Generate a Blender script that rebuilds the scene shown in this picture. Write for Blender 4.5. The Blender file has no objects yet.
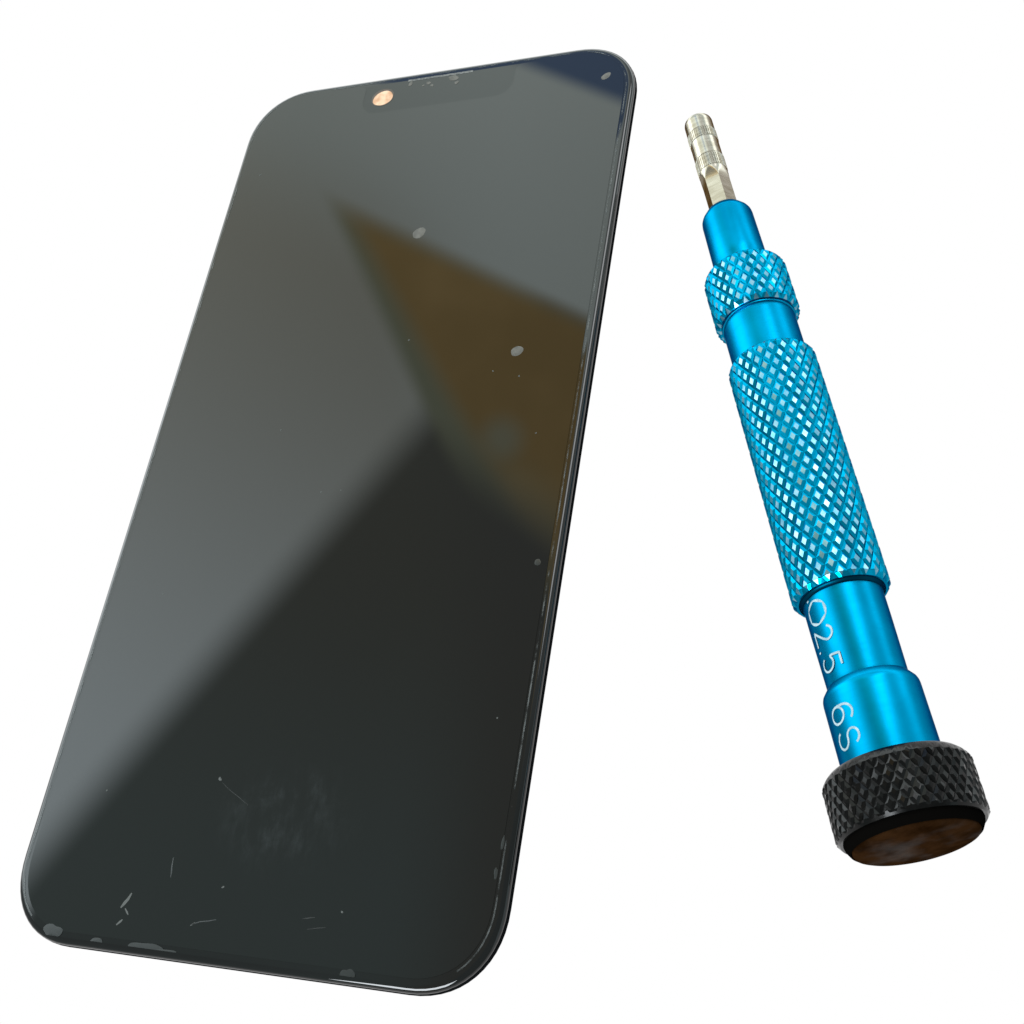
import bpy, bmesh, math, random
from mathutils import Vector, Matrix

random.seed(7)
MM = 0.001
scene = bpy.context.scene
COL = scene.collection
PI = math.pi


def lin(r, g, b, k=1.0):
    f = lambda c: (c / 255 / 12.92) if c <= 10.3 else ((c / 255 + .055) / 1.055) ** 2.4
    return (f(r) * k, f(g) * k, f(b) * k, 1.0)


# ------------------------------------------------------------------ helpers
def link_mesh(name, bm, mats, parent=None, smooth=True, sharp=30, flat=False):
    """bm is in millimetres in the parent's own frame"""
    if flat:
        for f in bm.faces:
            f.normal_update()
            if f.normal.z < 0:
                f.normal_flip()
    else:
        bmesh.ops.recalc_face_normals(bm, faces=bm.faces[:])
    bmesh.ops.scale(bm, vec=(MM, MM, MM), verts=bm.verts[:])
    me = bpy.data.meshes.new(name)
    bm.to_mesh(me)
    bm.free()
    for m in (mats if isinstance(mats, (list, tuple)) else [mats]):
        me.materials.append(m)
    if smooth:
        me.polygons.foreach_set('use_smooth', [True] * len(me.polygons))
        me.set_sharp_from_angle(angle=math.radians(sharp))
    o = bpy.data.objects.new(name, me)
    COL.objects.link(o)
    if parent is not None:
        o.parent = parent
    return o


def thing(name, label, cat, matrix):
    o = bpy.data.objects.new(name, None)
    COL.objects.link(o)
    o.empty_display_size = 0.01
    o.matrix_world = matrix
    o['label'] = label
    o['category'] = cat
    return o


class NT:
    """tiny node-building helper"""
    def __init__(self, tree):
        self.t = tree
        self.n = tree.nodes
        self.l = tree.links

    def node(self, typ, ins=None, **attrs):
        nd = self.n.new(typ)
        for k, v in attrs.items():
            setattr(nd, k, v)
        for k, v in (ins or {}).items():
            s = nd.inputs[k]
            if isinstance(v, bpy.types.NodeSocket):
                self.l.new(v, s)
            else:
                s.default_value = v
        return nd

    def math(self, op, a, b=0.0, clamp=False):
        return self.node('ShaderNodeMath', {0: a, 1: b}, operation=op, use_clamp=clamp).outputs[0]

    def mix(self, f, a, b):
        nd = self.node('ShaderNodeMix', data_type='RGBA')
        for idx, v in ((0, f), (6, a), (7, b)):
            s = nd.inputs[idx]
            if isinstance(v, bpy.types.NodeSocket):
                self.l.new(v, s)
            else:
                s.default_value = v
        return nd.outputs[2]

    def smooth(self, v, lo, hi, a=0.0, b=1.0):
        nd = self.node('ShaderNodeMapRange', {0: v, 1: lo, 2: hi, 3: a, 4: b}, interpolation_type='SMOOTHSTEP')
        return nd.outputs[0]

    def noise(self, vec, scale, detail=3.0, rough=.55):
        return self.node('ShaderNodeTexNoise', {'Vector': vec, 'Scale': scale, 'Detail': detail, 'Roughness': rough}).outputs[0]


def new_mat(name):
    m = bpy.data.materials.new(name)
    m.use_nodes = True
    nt = NT(m.node_tree)
    p = m.node_tree.nodes['Principled BSDF']
    return m, nt, p


def setp(p, **kw):
    names = {'base': 'Base Color', 'metal': 'Metallic', 'rough': 'Roughness', 'spec': 'Specular IOR Level',
             'tint': 'Specular Tint', 'coat': 'Coat Weight', 'coat_rough': 'Coat Roughness', 'ior': 'IOR',
             'aniso': 'Anisotropic', 'emit': 'Emission Color', 'emit_k': 'Emission Strength', 'alpha': 'Alpha'}
    for k, v in kw.items():
        p.inputs[names[k]].default_value = v


# ------------------------------------------------------------------ materials
# bright white sheet the things lie on: its own emission stands in for blown-out light
mat_sheet, nt, p = new_mat('glowing_white_sheet')
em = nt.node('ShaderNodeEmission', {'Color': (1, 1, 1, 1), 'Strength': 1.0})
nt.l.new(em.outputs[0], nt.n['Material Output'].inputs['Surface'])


def anodised(name, base, rough, streak=True, tint=(0.0, .13, .17, 1)):
    m, nt, p = new_mat(name)
    tc = nt.node('ShaderNodeTexCoord').outputs['Object']
    mp = nt.node('ShaderNodeMapping', {'Vector': tc, 'Scale': (2600, 260, 260)}).outputs[0]
    n1 = nt.noise(mp, 1.0, 4, .6)
    n2 = nt.noise(tc, 190, 3, .6)
    dark = tuple(c * .93 for c in base[:3]) + (1,)
    lite = tuple(min(1, c * 1.05) for c in base[:3]) + (1,)
    nt.l.new(nt.mix(nt.smooth(n2, .35, .68), dark, lite), p.inputs['Base Color'])
    nt.l.new(nt.smooth(n1, .25, .75, rough - .015, rough + .02), p.inputs['Roughness'])
    setp(p, metal=1.0, tint=tint)
    return m


BLUE = (0.0, .205, .375, 1)
mat_blue = anodised('blue_anodised', BLUE, .34)
mat_blue_dark = anodised('shaded_blue_undercut', (0.0, .035, .065, 1), .4)  # darker blue stands in for the shade under the grip's end
mat_blue_knurl = anodised('blue_knurl_flank', (0.0, .25, .42, 1), .28)

mat_flat, nt, p = new_mat('pale_knurl_flat')  # paler than the flanks: glints off the flats painted into the colour
tc = nt.node('ShaderNodeTexCoord').outputs['Object']
n = nt.noise(tc, 900, 3, .6)
nt.l.new(nt.mix(nt.smooth(n, .35, .65), (.11, .33, .46, 1), (.22, .39, .48, 1)), p.inputs['Base Color'])
setp(p, metal=1.0, rough=.24, tint=(0, .45, .55, 1))

mat_steel, nt, p = new_mat('nickel_plate')
tc = nt.node('ShaderNodeTexCoord').outputs['Object']
n = nt.noise(nt.node('ShaderNodeMapping', {'Vector': tc, 'Scale': (1600, 300, 300)}).outputs[0], 1.0, 4)
nt.l.new(nt.mix(nt.smooth(n, .3, .7), (.33, .30, .245, 1), (.46, .43, .37, 1)), p.inputs['Base Color'])
setp(p, metal=1.0, rough=.2, tint=(.14, .09, .05, 1))

mat_black, nt, p = new_mat('black_knurled_metal')
tc = nt.node('ShaderNodeTexCoord').outputs['Object']
n = nt.noise(tc, 700, 4, .65)
nt.l.new(nt.mix(nt.smooth(n, .35, .7), (.0012, .0012, .0012, 1), (.003, .0029, .0027, 1)), p.inputs['Base Color'])
nt.l.new(nt.smooth(n, .3, .7, .13, .24), p.inputs['Roughness'])
setp(p, spec=.17)

mat_rim, nt, p = new_mat('black_matte_chamfer')
setp(p, base=(.002, .0018, .0016, 1), rough=.7, spec=0.0)

mat_plate, nt, p = new_mat('brown_black_end_plate')  # brown reflection of a table top painted in as base colour
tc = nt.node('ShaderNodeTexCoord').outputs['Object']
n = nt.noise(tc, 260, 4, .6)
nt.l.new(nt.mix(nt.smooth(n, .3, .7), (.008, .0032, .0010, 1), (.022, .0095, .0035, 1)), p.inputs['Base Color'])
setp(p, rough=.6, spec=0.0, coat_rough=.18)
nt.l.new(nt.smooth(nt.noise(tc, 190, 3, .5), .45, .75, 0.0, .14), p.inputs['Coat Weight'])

mat_engrave, nt, p = new_mat('laser_engraving')
tc = nt.node('ShaderNodeTexCoord').outputs['Object']
n = nt.noise(tc, 1500, 3)
nt.l.new(nt.mix(nt.smooth(n, .3, .7), (.20, .31, .36, 1), (.34, .44, .48, 1)), p.inputs['Base Color'])
setp(p, rough=.6, spec=.3)


def glass_mat(name, spec, base, smudge=False, rough=.015):
    m, nt, p = new_mat(name)
    setp(p, base=base, rough=rough, spec=spec)
    if smudge:
        tc = nt.node('ShaderNodeTexCoord').outputs['Object']
        # a wiped greasy patch low on the glass, plus a very faint overall haze
        sub = nt.node('ShaderNodeVectorMath', {0: tc, 1: (.0037, -.0577, .0021)}, operation='SUBTRACT').outputs[0]
        sc = nt.node('ShaderNodeVectorMath', {0: sub, 1: (1 / .013, 1 / .010, 1.0)}, operation='MULTIPLY').outputs[0]
        ln = nt.node('ShaderNodeVectorMath', {0: sc}, operation='LENGTH').outputs['Value']
        mask = nt.smooth(ln, 1.0, .15)
        rot = nt.node('ShaderNodeMapping', {'Vector': tc, 'Rotation': (0, 0, .9), 'Scale': (620, 240, 300)}).outputs[0]
        st = nt.noise(rot, 1.0, 5, .7)
        st2 = nt.noise(tc, 170, 4, .6)
        f = nt.math('MULTIPLY', nt.math('MULTIPLY', mask, nt.smooth(st, .38, .78)), nt.smooth(st2, .36, .66))
        f = nt.math('MULTIPLY', f, .20)
        nt.l.new(nt.mix(f, base, (.075, .085, .09, 1)), p.inputs['Base Color'])
    return m


mat_glass = glass_mat('black_cover_glass', .46, (.0025, .003, .003, 1))
mat_panel = glass_mat('dark_display_glass', .5, (.002, .0025, .0025, 1), True)
mat_notch = glass_mat('notch_glass', .43, (.0025, .0035, .0035, 1))

mat_frame, nt, p = new_mat('black_plastic_frame')
tc = nt.node('ShaderNodeTexCoord').outputs['Object']
n = nt.noise(tc, 500, 3)
nt.l.new(nt.smooth(n, .3, .7, .22, .4), p.inputs['Roughness'])
setp(p, base=(.005, .0055, .006, 1), spec=.0)

mat_film, nt, p = new_mat('clear_film_edge')
tc = nt.node('ShaderNodeTexCoord').outputs['Object']
n = nt.noise(tc, 260, 4, .7)
setp(p, base=(.11, .12, .12, 1), rough=.35, spec=.5)
nt.l.new(nt.smooth(n, .42, .66, .0, .65), p.inputs['Alpha'])

mat_bubble, nt, p = new_mat('film_bubble')
tc = nt.node('ShaderNodeTexCoord').outputs['Object']
n = nt.noise(tc, 900, 2)
nt.l.new(nt.mix(nt.smooth(n, .35, .65), (.062, .060, .052, 1), (.098, .094, .082, 1)), p.inputs['Base Color'])
setp(p, rough=.5)

mat_residue, nt, p = new_mat('clear_glue_residue')
setp(p, base=(.012, .0145, .0145, 1), rough=.3)

mat_dust, nt, p = new_mat('grey_dust')
setp(p, base=(.085, .09, .087, 1), rough=.8, spec=.1)

mat_scratch, nt, p = new_mat('scratch_mark')
setp(p, base=(.026, .030, .031, 1), rough=.6)

mat_haze, nt, p = new_mat('faint_scratch')
setp(p, base=(.010, .0115, .012, 1), rough=.4)

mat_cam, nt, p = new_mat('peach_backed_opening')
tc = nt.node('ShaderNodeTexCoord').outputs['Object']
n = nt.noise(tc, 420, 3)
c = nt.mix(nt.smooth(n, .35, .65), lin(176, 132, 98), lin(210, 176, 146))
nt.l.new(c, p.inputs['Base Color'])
nt.l.new(c, p.inputs['Emission Color'])       # own glow stands in for light coming up through the opening
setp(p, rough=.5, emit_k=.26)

mat_camring, nt, p = new_mat('camera_opening_rim')
setp(p, base=(.05, .035, .025, 1), rough=.4)

mat_mesh, nt, p = new_mat('grey_earpiece_mesh')
tc = nt.node('ShaderNodeTexCoord').outputs['Object']
n = nt.noise(tc, 2200, 2)
nt.l.new(nt.mix(nt.smooth(n, .4, .6), (.06, .065, .065, 1), (.14, .145, .14, 1)), p.inputs['Base Color'])
setp(p, rough=.5)

# ------------------------------------------------------------------ the white surface
bm = bmesh.new()
bmesh.ops.create_grid(bm, x_segments=2, y_segments=2, size=700)
g = link_mesh('ground', bm, mat_sheet, smooth=False)
g.location = (.05, .08, 0)
g['kind'] = 'structure'

# ------------------------------------------------------------------ the phone screen
PW, PH, ZT = 75.45, 155.6, 2.1
DX, DY = .34, -.42


def rrect(w, h, r, z, cx=0, cy=0, n=14):
    pts = []
    r = max(r, .05)
    # slightly squarer than a circle, like the continuous corner of the real glass
    for qx, qy, a0 in ((1, 1, 0), (-1, 1, 90), (-1, -1, 180), (1, -1, 270)):
        for i in range(n + 1):
            a = math.radians(a0 + 90 * i / n)
            c, s = math.cos(a), math.sin(a)
            e = 2 / 2.18
            c = math.copysign(abs(c) ** e, c)
            s = math.copysign(abs(s) ** e, s)
            pts.append((cx + qx * (w / 2 - r) + r * c, cy + qy * (h / 2 - r) + r * s, z))
    return pts


def loops_mesh(loops, close_top=True, close_bottom=True):
    bm = bmesh.new()
    rows = [[bm.verts.new(p) for p in lp] for lp in loops]
    n = len(rows[0])
    for a, b in zip(rows, rows[1:]):
        for i in range(n):
            bm.faces.new((a[i], a[(i + 1) % n], b[(i + 1) % n], b[i]))
    if close_bottom:
        bm.faces.new(rows[0][::-1])
    if close_top:
        bm.faces.new(rows[-1])
    return bm


phone = thing('phone_screen', 'black glass phone screen with notch lying flat left of the blue screwdriver', 'phone screen',
              Matrix.Translation((38.93 * MM, 77.68 * MM, 0)))
CR = 11.6
# plastic frame below the glass, a lip a little wider than the glass
lp = [rrect(PW - 2 * i, PH - 2 * i, CR - i, z) for i, z in
      ((.55, .0), (.2, .08), (.0, .28), (-.04, .5), (-.03, .74), (-.01, .92), (.04, 1.0), (.14, 1.02), (.4, .98))]
link_mesh('frame', loops_mesh(lp), mat_frame, phone, sharp=40)
# cover glass with rolled (2.5D) edge
prof = [(.42, .90), (.22, .93), (.10, 1.02), (.06, 1.15)]
for k in range(0, 11):
    a = math.radians(90 * k / 10)
    prof.append((0.06 + 0.95 * (1 - math.cos(a)), 1.30 + (ZT - .05 - 1.30) * math.sin(a)))
lp = [rrect(PW - 2 * i, PH - 2 * i, CR - i * .9, z) for i, z in prof]
link_mesh('cover_glass', loops_mesh(lp), mat_glass, phone, sharp=50)
# display panel with notch cut out of its upper edge
o_w, o_h = PW - 2 * 1.75, PH - 2 * 1.75
out = rrect(o_w, o_h, CR - 1.6, ZT)
NXL, NXR, NY = -14.3, 15.3, 69.2


def arc(cx, cy, r, a0, a1, n=8):
    return [(cx + r * math.cos(math.radians(a0 + (a1 - a0) * i / n)), cy + r * math.sin(math.radians(a0 + (a1 - a0) * i / n)), ZT)
            for i in range(n + 1)]


top = o_h / 2
notch_path = (arc(NXR + 1.2, top - 1.2, 1.2, 90, 180, 6) + arc(NXR - 3.2, NY + 3.2, 3.2, 0, -90) +
              arc(NXL + 3.2, NY + 3.2, 3.2, -90, -180) + arc(NXL - 1.2, top - 1.2, 1.2, 0, 90, 6))
pts = out[:15] + notch_path + out[15:]
bm = bmesh.new()
vs = [bm.verts.new(q) for q in pts]
eds = [bm.edges.new((vs[i], vs[(i + 1) % len(vs)])) for i in range(len(vs))]
bmesh.ops.triangle_fill(bm, edges=eds, use_beauty=True, use_dissolve=False, normal=(0, 0, 1))
link_mesh('display_panel', bm, mat_panel, phone, smooth=False, flat=True)
# notch area: its own slightly darker glass, a hair lower than the panel
npts = [(x, y, ZT - .022) for x, y, z in notch_path]
bm = bmesh.new()
vs = [bm.verts.new(q) for q in npts]
eds = [bm.edges.new((vs[i], vs[(i + 1) % len(vs)])) for i in range(len(vs))]
bmesh.ops.triangle_fill(bm, edges=eds, use_beauty=True, use_dissolve=False, normal=(0, 0, 1))
notch = link_mesh('notch', bm, mat_notch, phone, smooth=False, flat=True)


def blob(name, mat, x, y, rx, ry, h=.03, rot=0, irr=.12, parent=phone, n=20, z=ZT, rings=3, ymin=-1e9):
    x, y = x + DX, y + DY
    bm = bmesh.new()
    ph = [random.uniform(0, 6.28) for _ in range(3)]
    rows = []
    for k in range(rings):
        t = 1 - k / rings
        zz = z + .004 + h * math.sqrt(max(0, 1 - t * t))
        row = []
        for i in range(n):
            a = 2 * PI * i / n
            w = 1 + irr * (math.sin(2 * a + ph[0]) + .6 * math.sin(3 * a + ph[1]) + .3 * math.sin(5 * a + ph[2]))
            px, py = rx * t * w * math.cos(a), ry * t * w * math.sin(a)
            row.append(bm.verts.new((x + px * math.cos(rot) - py * math.sin(rot), max(ymin, y + px * math.sin(rot) + py * math.cos(rot)), zz)))
        rows.append(row)
    for a, b in zip(rows, rows[1:]):
        for i in range(n):
            bm.faces.new((a[i], a[(i + 1) % n], b[(i + 1) % n], b[i]))
    bm.faces.new(rows[-1])
    return link_mesh(name, bm, mat, parent, sharp=70)


# front camera opening
cam_ring = blob('camera_opening', mat_camring, -10.75, 73.2, 2.25, 2.05, .012, irr=0, n=32)
blob('camera_window', mat_cam, -10.65, 73.0, 1.95, 1.72, .02, irr=.03, parent=cam_ring, n=32, z=ZT + .014)

# earpiece slot: thin grey strip along the top edge with worn grey patches
bm = bmesh.new()
for a, b in (((-5.9, 75.75), (6.9, 76.2)),):
    vs = [bm.verts.new((x, y, ZT + .004)) for x, y in ((a[0], a[1]), (b[0], a[1]), (b[0], b[1]), (a[0], b[1]))]
    bm.faces.new(vs)
ear = link_mesh('earpiece', bm, mat_mesh, notch, smooth=False, flat=True)
for x, y, rx, ry in ((-5.6, 75.6, .35, .6), (-1.9, 75.1, .42, .36), (-1.1, 74.4, .3, .28), (-2.9, 74.7, .2, .2), (3.0, 75.4, .95, .6), (3.8, 74.2, .38, .36), (2.5, 75.7, .5, .35)):
    blob('residue', mat_bubble, x, y, rx, ry, .01, parent=notch)

# round bubbles under the film
for x, y, rx, ry, rt in ((3.27, 40.98, 1.25, 1.0, .6), (25.08, 16.04, 1.05, .85, .6), (32.08, 70.57, .9, .62, .6), (34.1, -19.4, .5, .48, 0)):
    blob('bubble', mat_bubble if y > -10 else mat_residue, x, y, rx, ry, .02, rt, .05)
# dust specks lying on the glass
for x, y, r in ((-13.48, 3.7, .16), (-3.3, -7.67, .17), (.13, -7.4, .12), (-26.94, -24.97, .17), (-8.17, -52.89, .27), (21.7, 12.65, .14),
                (26.17, 11.48, .16), (5.97, 19.45, .15), (30.53, 1.4, .14), (-3.38, -67.35, .2), (15.12, -68.76, .17), (-26.7, -55.8, .15),
                (-32.6, 58.3, .22), (32.0, -42.0, .13)):
    blob('dust_speck', mat_dust, x, y, r, r * random.uniform(.7, 1.1), .06, random.uniform(0, 3), .2, n=10)
# larger white flecks and short scratches near the lower edge


def stroke_flat(name, mat, pts, w, parent=phone):
    bm = bmesh.new()
    L = []
    pts = [(x + DX, y + DY) for x, y in pts]
    n = len(pts)
    for i, (x, y) in enumerate(pts):
        a = pts[max(i - 1, 0)]
        b = pts[min(i + 1, n - 1)]
        dx, dy = b[0] - a[0], b[1] - a[1]
        l = math.hypot(dx, dy)
        ww = .62 * w * random.uniform(.7, 1.25) * (.25 + .75 * math.sin(PI * (i + .35) / (n - .3)))
        L.append((bm.verts.new((x - dy / l * ww, y + dx / l * ww, ZT + .006)), bm.verts.new((x + dy / l * ww, y - dx / l * ww, ZT + .006))))
    for a, b in zip(L, L[1:]):
        bm.faces.new((a[0], a[1], b[1], b[0]))
    return link_mesh(name, bm, mat, parent, smooth=False, flat=True)


stroke_flat('fleck', mat_dust, [(-18.75, -71.6), (-18.3, -70.9), (-17.9, -70.3), (-17.6, -69.5)], .34)
stroke_flat('fleck', mat_dust, [(-18.0, -71.6), (-17.5, -72.1), (-17.2, -72.4)], .2)
stroke_flat('fleck', mat_dust, [(-18.7, -73.9), (-18.2, -73.4), (-17.9, -73.1)], .22)
stroke_flat('scratch', mat_scratch, [(-12.41, -64.2), (-12.3, -65.3), (-12.15, -66.0), (-12.0, -66.9)], .17)
stroke_flat('scratch', mat_scratch, [(-6.8, -72.6), (-5.6, -72.1), (-4.4, -71.9), (-3.2, -71.6)], .15)
stroke_flat('fleck', mat_dust, [(-6.95, -72.75), (-6.6, -72.5), (-6.3, -72.3)], .18)
stroke_flat('scratch', mat_haze, [(-7.6, -53.4), (-6.0, -54.4), (-4.4, -55.2), (-2.6, -56.2)], .07)
stroke_flat('scratch', mat_haze, [(9.6, -70.2), (10.4, -70.0), (11.4, -69.8)], .1)
stroke_flat('scratch', mat_haze, [(10.6, -71.4), (12.0, -71.1), (13.2, -70.9)], .1)
# glue squeezed out along the lower edge
for x, y, rx, ry in ((-28.9, -75.75, 1.5, .95), (-21.3, -76.5, 1.2, .62), (-13.3, -76.4, 2.7, .8), (17.7, -76.35, .95, 1.0), (-10, -76.4, 1.9, .25),
                     (35.6, -58.2, .18, 1.0), (35.3, -62.0, .25, .7)):
    blob('glue_residue', mat_residue, x, y, rx, ry, .012, 0, .14, ymin=-PH / 2 + 1.0, n=28)

# fine edge of the clear protective film just inside the glass edge
fi = rrect(PW - 2.75, PH - 2.5, CR - 1.2, ZT + .003, -.1, 0)
fo = rrect(PW - 2.35, PH - 2.1, CR - 1.0, ZT + .003, -.1, 0)
bm = bmesh.new()
ra = [bm.verts.new(q) for q in fi]
rb = [bm.verts.new(q) for q in fo]
for i in range(len(ra)):
    j = (i + 1) % len(ra)
    if min(ra[i].co.y, ra[j].co.y) > -PH / 2 + 3.2:
        bm.faces.new((ra[i], ra[j], rb[j], rb[i]))
for v in [v for v in bm.verts if not v.link_faces]:
    bm.verts.remove(v)
link_mesh('protective_film', bm, mat_film, phone, smooth=False, flat=True)

# ------------------------------------------------------------------ the screwdriver
# tool axis: local X runs from the bit end to the cap, local Z is up across the axis, local Y points right of it
hd, pt = -1.25642, .0337
ax = Vector((math.cos(hd) * math.cos(pt), math.sin(hd) * math.cos(pt), math.sin(pt)))
e1 = Vector((0, 0, 1)).cross(ax).normalized()
e2 = ax.cross(e1)
org = Vector((89.14, 132.61, 4.50))
base = org + ax * 75
base.z = 0
rotm = Matrix((ax, e1, e2)).transposed()
off = rotm.inverted() @ (org - base)
driver = thing('screwdriver', 'blue anodised knurled screwdriver with silver bit socket and black cap, right of the phone screen', 'screwdriver',
               Matrix.Translation(base * MM) @ rotm.to_4x4())


def cyl(s, phi, r):
    return Vector((off.x + s, off.y + r * math.sin(phi), off.z + r * math.cos(phi)))


def lathe(prof, seg=120, cap0=True, cap1=True):
    bm = bmesh.new()
    rows = [[bm.verts.new(cyl(s, 2 * PI * i / seg, r)) for i in range(seg)] for s, r in prof]
    for a, b in zip(rows, rows[1:]):
        for i in range(seg):
            bm.faces.new((a[i], a[(i + 1) % seg], b[(i + 1) % seg], b[i]))
    if cap0:
        bm.faces.new(rows[0][::-1])
    if cap1:
        bm.faces.new(rows[-1])
    return bm


def knurl(s0, s1, R, depth, N, hs, inner0, inner1, chamfer=.5, t=.5, jit=.04, chamfer1=None):
    chamfer1 = chamfer if chamfer1 is None else chamfer1
    """diamond knurl: each diamond is a truncated pyramid between V grooves; material 1 = flat tops"""
    bm = bmesh.new()
    dth = 2 * PI / N
    rows = int((s1 - s0) / hs) + 3
    cache = {}

    def V(x, y, h):
        k = (round(x * 1e4), round(y * 1e4))
        if h == 0:
            if k not in cache:
                cache[k] = bm.verts.new((x, y, 0))
            return cache[k]
        return bm.verts.new((x, y, h))
    for j in range(-1, rows):
        cs = s0 + j * hs
        for i in range(N):
            cx = (i + .5 * (j % 2)) * dth
            corners = [(-dth / 2, 0), (0, hs), (dth / 2, 0), (0, -hs)]
            b = [V(cx + a, cs + c, 0) for a, c in corners]
            tt = t * random.uniform(.93, 1.05)
            ts = random.gauss(0, jit)
            tp = random.gauss(0, jit)
            q = [V(cx + a * tt, cs + c * tt, depth * (1 + ts * (c / hs) + tp * (a / dth) * 2)) for a, c in corners]
            f = bm.faces.new(q)
            f.material_index = 1
            for k in range(4):
                bm.faces.new((b[k], b[(k + 1) % 4], q[(k + 1) % 4], q[k]))
    # trim to length in unrolled space, then roll up
    for s, nrm in ((s0, (0, -1, 0)), (s1, (0, 1, 0))):
        bmesh.ops.bisect_plane(bm, geom=bm.verts[:] + bm.edges[:] + bm.faces[:], plane_co=(0, s, 0), plane_no=nrm, clear_outer=True)
    for s in (s0 + chamfer * .35, s0 + chamfer, s1 - chamfer1):
        bmesh.ops.bisect_plane(bm, geom=bm.verts[:] + bm.edges[:] + bm.faces[:], plane_co=(0, s, 0), plane_no=(0, 1, 0))
    for v in bm.verts:
        th, s, h = v.co
        r = R - depth + h
        c0 = max(0, 1 - (s - s0) / chamfer)
        env = R - min(chamfer * .75 * c0 ** 1.5, 9) - max(0, chamfer1 - (s1 - s)) * .8
        v.co = cyl(s, th, min(r, env))
    bmesh.ops.remove_doubles(bm, verts=bm.verts[:], dist=.004)
    # end faces down to the inner radii
    for s, rin in ((s0, inner0), (s1, inner1)):
        eds = [e for e in bm.edges if len(e.link_faces) == 1 and all(abs(v.co.x - off.x - s) < .003 for v in e.verts)]
        ret = bmesh.ops.extrude_edge_only(bm, edges=eds)
        for v in [x for x in ret['geom'] if isinstance(x, bmesh.types.BMVert)]:
            d = Vector((0, v.co.y - off.y, v.co.z - off.z)).normalized()
            v.co.y, v.co.z = off.y + d.y * rin, off.z + d.z * rin
    return bm


# silver bit socket: round nose with two straight-knurled bands, then hexagonal shank
seg = 240
prof = []


def band(s, a, b):
    return max(0, min(1, (s - a) / .12, (b - s) / .12))


ss = [0, .05, .18, .4, .7, 1.0, 1.75] + [3.2, 3.32, 4.2, 5.18, 5.3, 5.35, 7.0, 8.95, 9.0, 9.12, 10.4, 11.68, 11.8, 11.9, 12.2, 12.5, 12.8, 13.1, 13.4, 13.7, 14.0, 14.3, 14.6, 15, 21.0]
bm = bmesh.new()
rows = []
for s in ss:
    if s < .7:
        r0 = 2.2 - .7 + math.sqrt(max(0, .49 - (.7 - s) ** 2))
    else:
        r0 = 2.2
    row = []
    for i in range(seg):
        th = 2 * PI * i / seg
        r = r0
        bd = max(band(s, 3.2, 5.3), band(s, 9.0, 11.8))
        if bd > 0:
            r = r0 + bd * (.06 if (i // 3) % 2 == 0 else -.05)
        elif 5.3 < s < 9.0:
            r = r0 - .03
        if s > 12.0:
            a = (th - math.radians(-9)) % (PI / 3)
            if a > PI / 6:
                a -= PI / 3
            # flats milled into the round stock, running out in a curve
            flat = 1.86 + .34 * max(0, 1 - (s - 12.0) / 2.0) ** 1.6
            r = min(2.17, flat / math.cos(a))
        row.append(bm.verts.new(cyl(s, th, r)))
    rows.append(row)
for a, b in zip(rows, rows[1:]):
    for i in range(seg):
        bm.faces.new((a[i], a[(i + 1) % seg], b[(i + 1) % seg], b[i]))
bm.faces.new(rows[0][::-1])
bm.faces.new(rows[-1])
link_mesh('bit_socket', bm, mat_steel, driver, sharp=18)

# front sleeve
link_mesh('front_sleeve', lathe([(20.2, 2.2), (20.2, 2.75), (20.3, 2.95), (21.3, 3.62), (21.6, 3.74), (22.0, 3.79), (29.4, 3.86), (30.6, 3.86), (30.9, 3.8), (33.4, 3.8)]),
          mat_blue, driver, sharp=35)
# knurled ring
ring = link_mesh('knurled_ring', knurl(33.0, 42.0, 5.95, .19, 24, 1.28, 3.7, 5.0, .6, t=.46), [mat_blue_knurl, mat_flat], driver, sharp=12)
# smooth groove behind the ring, with a bevelled shoulder
link_mesh('groove_sleeve', lathe([(42.3, 4.9), (42.35, 5.02), (42.5, 5.06), (43.0, 5.06), (50.5, 5.04)]), mat_blue, driver, sharp=35)
# long knurled grip
link_mesh('ring_chamfer', lathe([(41.8, 4.9), (42.02, 5.08), (42.1, 5.22), (42.25, 5.2), (42.35, 5.0)]), mat_blue, ring, sharp=35)
grip_bm = knurl(49.5, 86.1, 6.02, .19, 24, 1.33, 4.9, 4.6, .55, t=.46)
grip = link_mesh('grip', grip_bm, [mat_blue_knurl, mat_flat], driver, sharp=12)
# shoulder behind grip
link_mesh('grip_shoulder', lathe([(85.8, 5.0), (86.12, 5.3), (86.2, 5.28), (86.45, 5.0), (86.5, 4.7)]), mat_blue_dark, grip, sharp=35)
neck = link_mesh('neck', lathe([(85.5, 4.86), (90, 4.84), (97.2, 4.74), (97.9, 4.70), (98.2, 4.66), (99, 4.6)]), mat_blue, driver, sharp=35)
collar = link_mesh('collar', lathe([(97.55, 4.5), (97.6, 4.85), (97.8, 5.0), (98.5, 5.52), (98.8, 5.62), (99.2, 5.66), (107.0, 5.68), (109.4, 5.68)]), mat_blue, driver, sharp=35)
# black knurled cap and its end plate
cap = link_mesh('end_cap', knurl(108.1, 115.5, 8.40, .19, 40, 1.02, 5.4, 7.0, 1.1, t=.42, jit=.14, chamfer1=.5), [mat_black, mat_black], driver, sharp=24)
link_mesh('cap_rim', lathe([(115.1, 7.0), (115.46, 7.70), (115.9, 7.6), (116.5, 7.25), (116.6, 7.1), (116.0, 6.9)], cap0=False, cap1=False), mat_rim, cap, sharp=30)
link_mesh('end_plate', lathe([(116.2, 7.0), (116.62, 6.98), (116.8, 6.85), (116.95, 6.5), (117.05, 4.5), (117.1, 1.0)]), mat_plate, cap, sharp=40)



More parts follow.
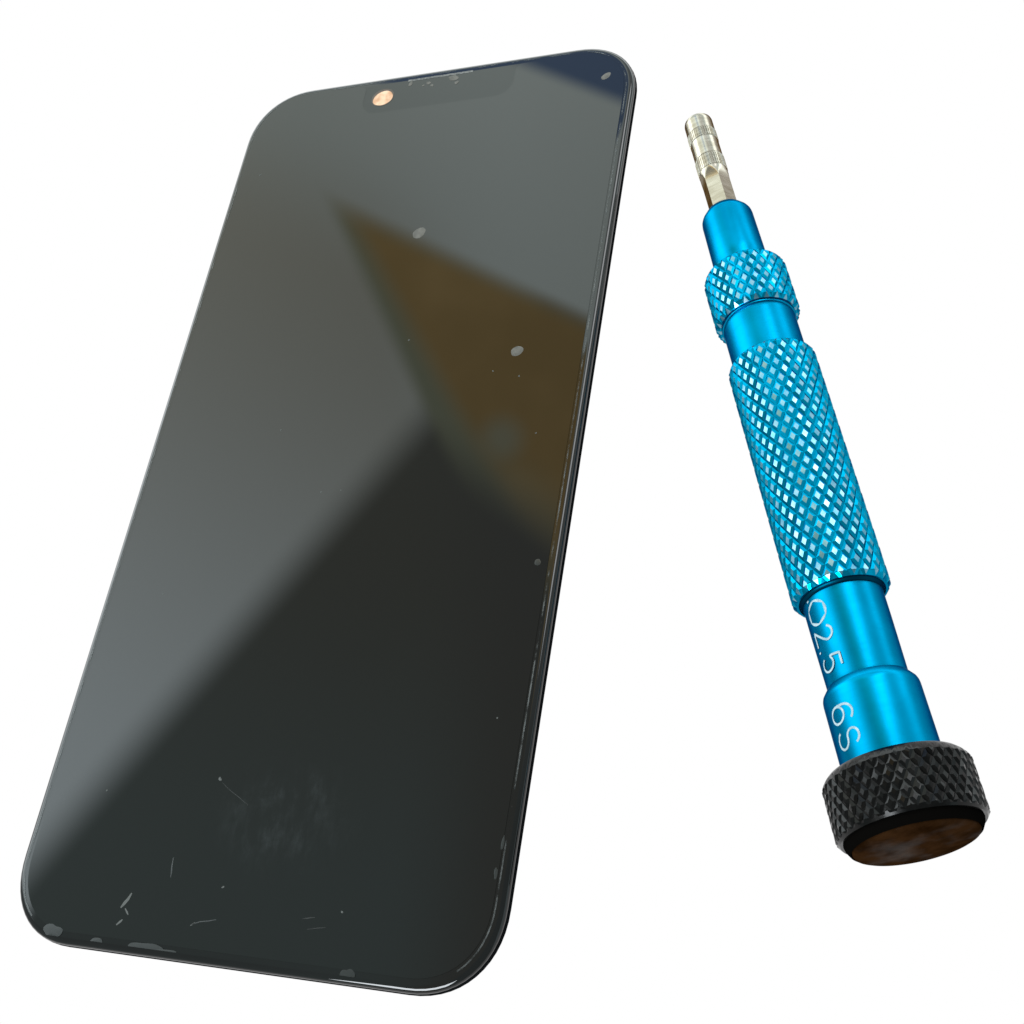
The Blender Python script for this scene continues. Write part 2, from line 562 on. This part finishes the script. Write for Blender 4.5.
# engraved marks, laid on the curved surface
def arc2(cx, cy, rx, ry, a0, a1, n=18):
    return [(cx + rx * math.cos(math.radians(a0 + (a1 - a0) * i / n)), cy + ry * math.sin(math.radians(a0 + (a1 - a0) * i / n))) for i in range(n + 1)]


def refine(pts, m=.04):
    out = [pts[0]]
    for a, b in zip(pts, pts[1:]):
        k = max(1, int(math.dist(a, b) / m))
        out += [(a[0] + (b[0] - a[0]) * i / k, a[1] + (b[1] - a[1]) * i / k) for i in range(1, k + 1)]
    return out


GLYPH = {  # unit height strokes, y up, x centred
    '2': [arc2(0, .73, .27, .25, 165, -20) + [(.16, .50), (-.29, .02)] + [(.32, .02)]],
    '5': [[(.27, .98), (-.20, .98), (-.26, .55)] + arc2(0, .32, .29, .31, 130, -150)],
    '6': [arc2(.05, .62, .33, .37, 45, 180, 14)[:-1] + [(-.30, .45), (-.295, .32)], arc2(0, .31, .295, .31, 0, 360, 30)],
    'S': [arc2(0, .745, .27, .245, 20, 255, 18) + arc2(0, .255, .30, .255, 78, -165, 18)],
    '.': [[(-.035, .04), (.035, .04)]],
}


def engrave(parent, items, r, stroke=.27):
    bm = bmesh.new()

    def put(s, up, phi0):
        return bm.verts.new(cyl(s, phi0 + up / r, r + .012))
    for ch, s, phi, h in items:
        phi0 = math.radians(phi)
        if ch == 'O':      # ring with a hexagonal hole
            n = 72
            ro, ri = [], []
            for i in range(n):
                a = 2 * PI * i / n
                k = (a % (PI / 3)) - PI / 6
                hx = .385 / math.cos(k)
                ro.append(put(s + .49 * h * 1.0 * math.cos(a), .49 * h * math.sin(a), phi0))
                ri.append(put(s + hx * h * 1.0 * math.cos(a), hx * h * math.sin(a), phi0))
            for i in range(n):
                j = (i + 1) % n
                bm.faces.new((ro[i], ro[j], ri[j], ri[i]))
            continue
        for st in GLYPH[ch]:
            pts = refine(st)
            pr = []
            for i, (x, y) in enumerate(pts):
                a, b = pts[max(0, i - 1)], pts[min(len(pts) - 1, i + 1)]
                dx, dy = b[0] - a[0], b[1] - a[1]
                l = math.hypot(dx, dy) or 1
                w = stroke / 2 / h
                if ch == '.':
                    w = .06
                xl, yl, xr, yr = x - dy / l * w, y + dx / l * w, x + dy / l * w, y - dx / l * w
                pr.append((put(s + xl * h, (yl - .5) * h, phi0), put(s + xr * h, (yr - .5) * h, phi0)))
            for a, b in zip(pr, pr[1:]):
                bm.faces.new((a[0], a[1], b[1], b[0]))
    return link_mesh('engraving', bm, mat_engrave, parent, smooth=False)


engrave(neck, [('.', 86.75, -38, 3.1), ('O', 88.7, -44, 3.3), ('2', 91.7, -44, 3.1), ('.', 93.4, -44, 3.1), ('5', 95.3, -43, 3.1)], 4.85)
engrave(collar, [('6', 101.9, -42, 3.3), ('S', 104.9, -42, 3.3)], 5.68)

# ------------------------------------------------------------------ surroundings seen in reflections (distant environment)
world = bpy.data.worlds.new('World')
scene.world = world
world.use_nodes = True
nt = NT(world.node_tree)
bgn = nt.n['Background']
d = nt.node('ShaderNodeTexCoord').outputs['Generated']


def half(nrm, w):
    v = nt.node('ShaderNodeVectorMath', {0: d, 1: nrm}, operation='DOT_PRODUCT').outputs['Value']
    return nt.smooth(v, -w, w)


def mul(*f):
    r = f[0]
    for x in f[1:]:
        r = nt.math('MULTIPLY', r, x)
    return r


f_dark = half((.6470, -.4310, .6290), .019)
f_up = half((-.4558, -.8017, .3868), .0115)
f_l = half((.8182, .5693, .0800), .0125)
f_ol = half((.8384, .5250, .1461), .0085)
f_b = half((.5536, .8145, -.1733), .026)
f_bb = half((.5554, .8113, -.1822), .034)
f_blue = half((.4417, .7178, -.5383), .0065)
sep = nt.node('ShaderNodeSeparateXYZ', {0: d})
dx_, dy_, dz_ = sep.outputs
# pale wall and ceiling, brighter and cooler low on the left
wall = nt.mix(nt.smooth(dy_, .60, .10), (1.58, 1.60, 1.36, 1), (3.2, 3.65, 3.8, 1))
wall = nt.mix(nt.smooth(dx_, -.68, -.82), wall, (4.3, 4.7, 4.8, 1))            # glow added to the left wall for the metal's left highlight
upper = nt.mix(nt.smooth(dx_, -.52, -.34), (1.78, 1.98, 1.85, 1), (2.3, 2.6, 2.5, 1))
pale = nt.mix(mul(half((-.4384, -.8040, .4017), .055), nt.smooth(dx_, -.38, -.47)), upper, wall)
dark = nt.mix(nt.smooth(dy_, .40, .10), (.47, .48, .41, 1), (.52, .64, .62, 1))
dark = nt.mix(nt.smooth(dx_, -.45, -.36), dark, (.43, .43, .39, 1))
colr = nt.mix(mul(f_dark, f_up), pale, dark)
olive = (1.0, 1.08, .74, 1)
brown = nt.mix(nt.smooth(nt.noise(d, 7, 3), .35, .65), (1.28, .88, .33, 1), (1.58, 1.10, .44, 1))
colr = nt.mix(mul(f_up, f_ol, f_b), colr, olive)
colr = nt.mix(mul(f_up, f_l, f_bb), colr, brown)
sp = nt.node('ShaderNodeVectorMath', {0: d, 1: (-.3787, .4683, .7983)}, operation='DISTANCE').outputs['Value']
colr = nt.mix(nt.smooth(sp, .026, .002, 0, .6), colr, (1.15, 1.36, 1.1, 1))
# far side of the room: right-hand wall, and the dim floor-level band behind the phone
right = nt.mix(nt.smooth(dy_, .15, .5), (.34, .38, .38, 1), (1.0, 1.06, 1.06, 1))
colr = nt.mix(nt.smooth(dx_, -.20, .05), colr, right)
# unseen left wall darkened low and near, so the glass edge reflects dark
colr = nt.mix(mul(nt.smooth(dx_, -.3, -.6), nt.smooth(dy_, .08, -.04)), colr, (.4, .45, .45, 1))
colr = nt.mix(mul(nt.smooth(dx_, -.6, -.8), nt.smooth(dz_, .30, .12), nt.smooth(dy_, .30, .10)), colr, (.26, .29, .29, 1))
f_bl = mul(f_blue, nt.smooth(dx_, -.17, -.24), nt.smooth(dz_, .48, .58))
lowb = mul(f_blue, nt.smooth(dz_, .56, .40))
colr = nt.mix(lowb, colr, (.85, 1.02, 1.05, 1))
colr = nt.mix(mul(nt.smooth(dy_, .50, .68), nt.smooth(dz_, .34, .22)), colr, (3.2, 3.5, 3.5, 1))   # low bright band added to light the knurl flanks
colr = nt.mix(f_bl, colr, (.50, .75, 1.25, 1))
nt.l.new(colr, bgn.inputs['Color'])
bgn.inputs['Strength'].default_value = 1.0


def area_lamp(name, loc, target, sx, sy, power, color):
    l = bpy.data.lights.new(name, 'AREA')
    l.shape = 'RECTANGLE'
    l.size, l.size_y = sx, sy
    l.energy = power
    l.color = color
    o = bpy.data.objects.new(name, l)
    COL.objects.link(o)
    o.location = loc
    o.rotation_euler = (Vector(target) - Vector(loc)).to_track_quat('-Z', 'Y').to_euler()
    return o


LAMPS = [
    # name, loc, size, power
    ('front_lamp', (-.09, -.68, .55), .55, .34, 11.0, (.90, .96, 1)),
    ('highlight_lamp', (.30, .55, .68),   .20, .55, 2.1, (.95, .98, 1)),  # unseen lamp added for the second highlight strip along the blue metal
]
for nm, loc, sx, sy, pw, c in LAMPS:
    area_lamp(nm, loc, (.08, .07, 0), sx, sy, pw, c)

# ------------------------------------------------------------------ camera
cd = bpy.data.cameras.new('Camera')
cam = bpy.data.objects.new('Camera', cd)
COL.objects.link(cam)
M3 = Matrix(((.92764, .01188, .37330), (.15729, .89411, -.41932), (-.33875, .44769, .82754)))
cam.matrix_world = Matrix.Translation((.13743, -.01204, .15558)) @ M3.to_4x4()
cd.sensor_width = 36
cd.lens = 1298.35 / 1024 * 36
cd.clip_start = .005
cd.clip_end = 50
scene.camera = cam

scene.render.engine = 'CYCLES'
scene.cycles.max_bounces = 6
scene.view_settings.view_transform = 'Standard'
scene.view_settings.look = 'None'
scene.view_settings.exposure = 0
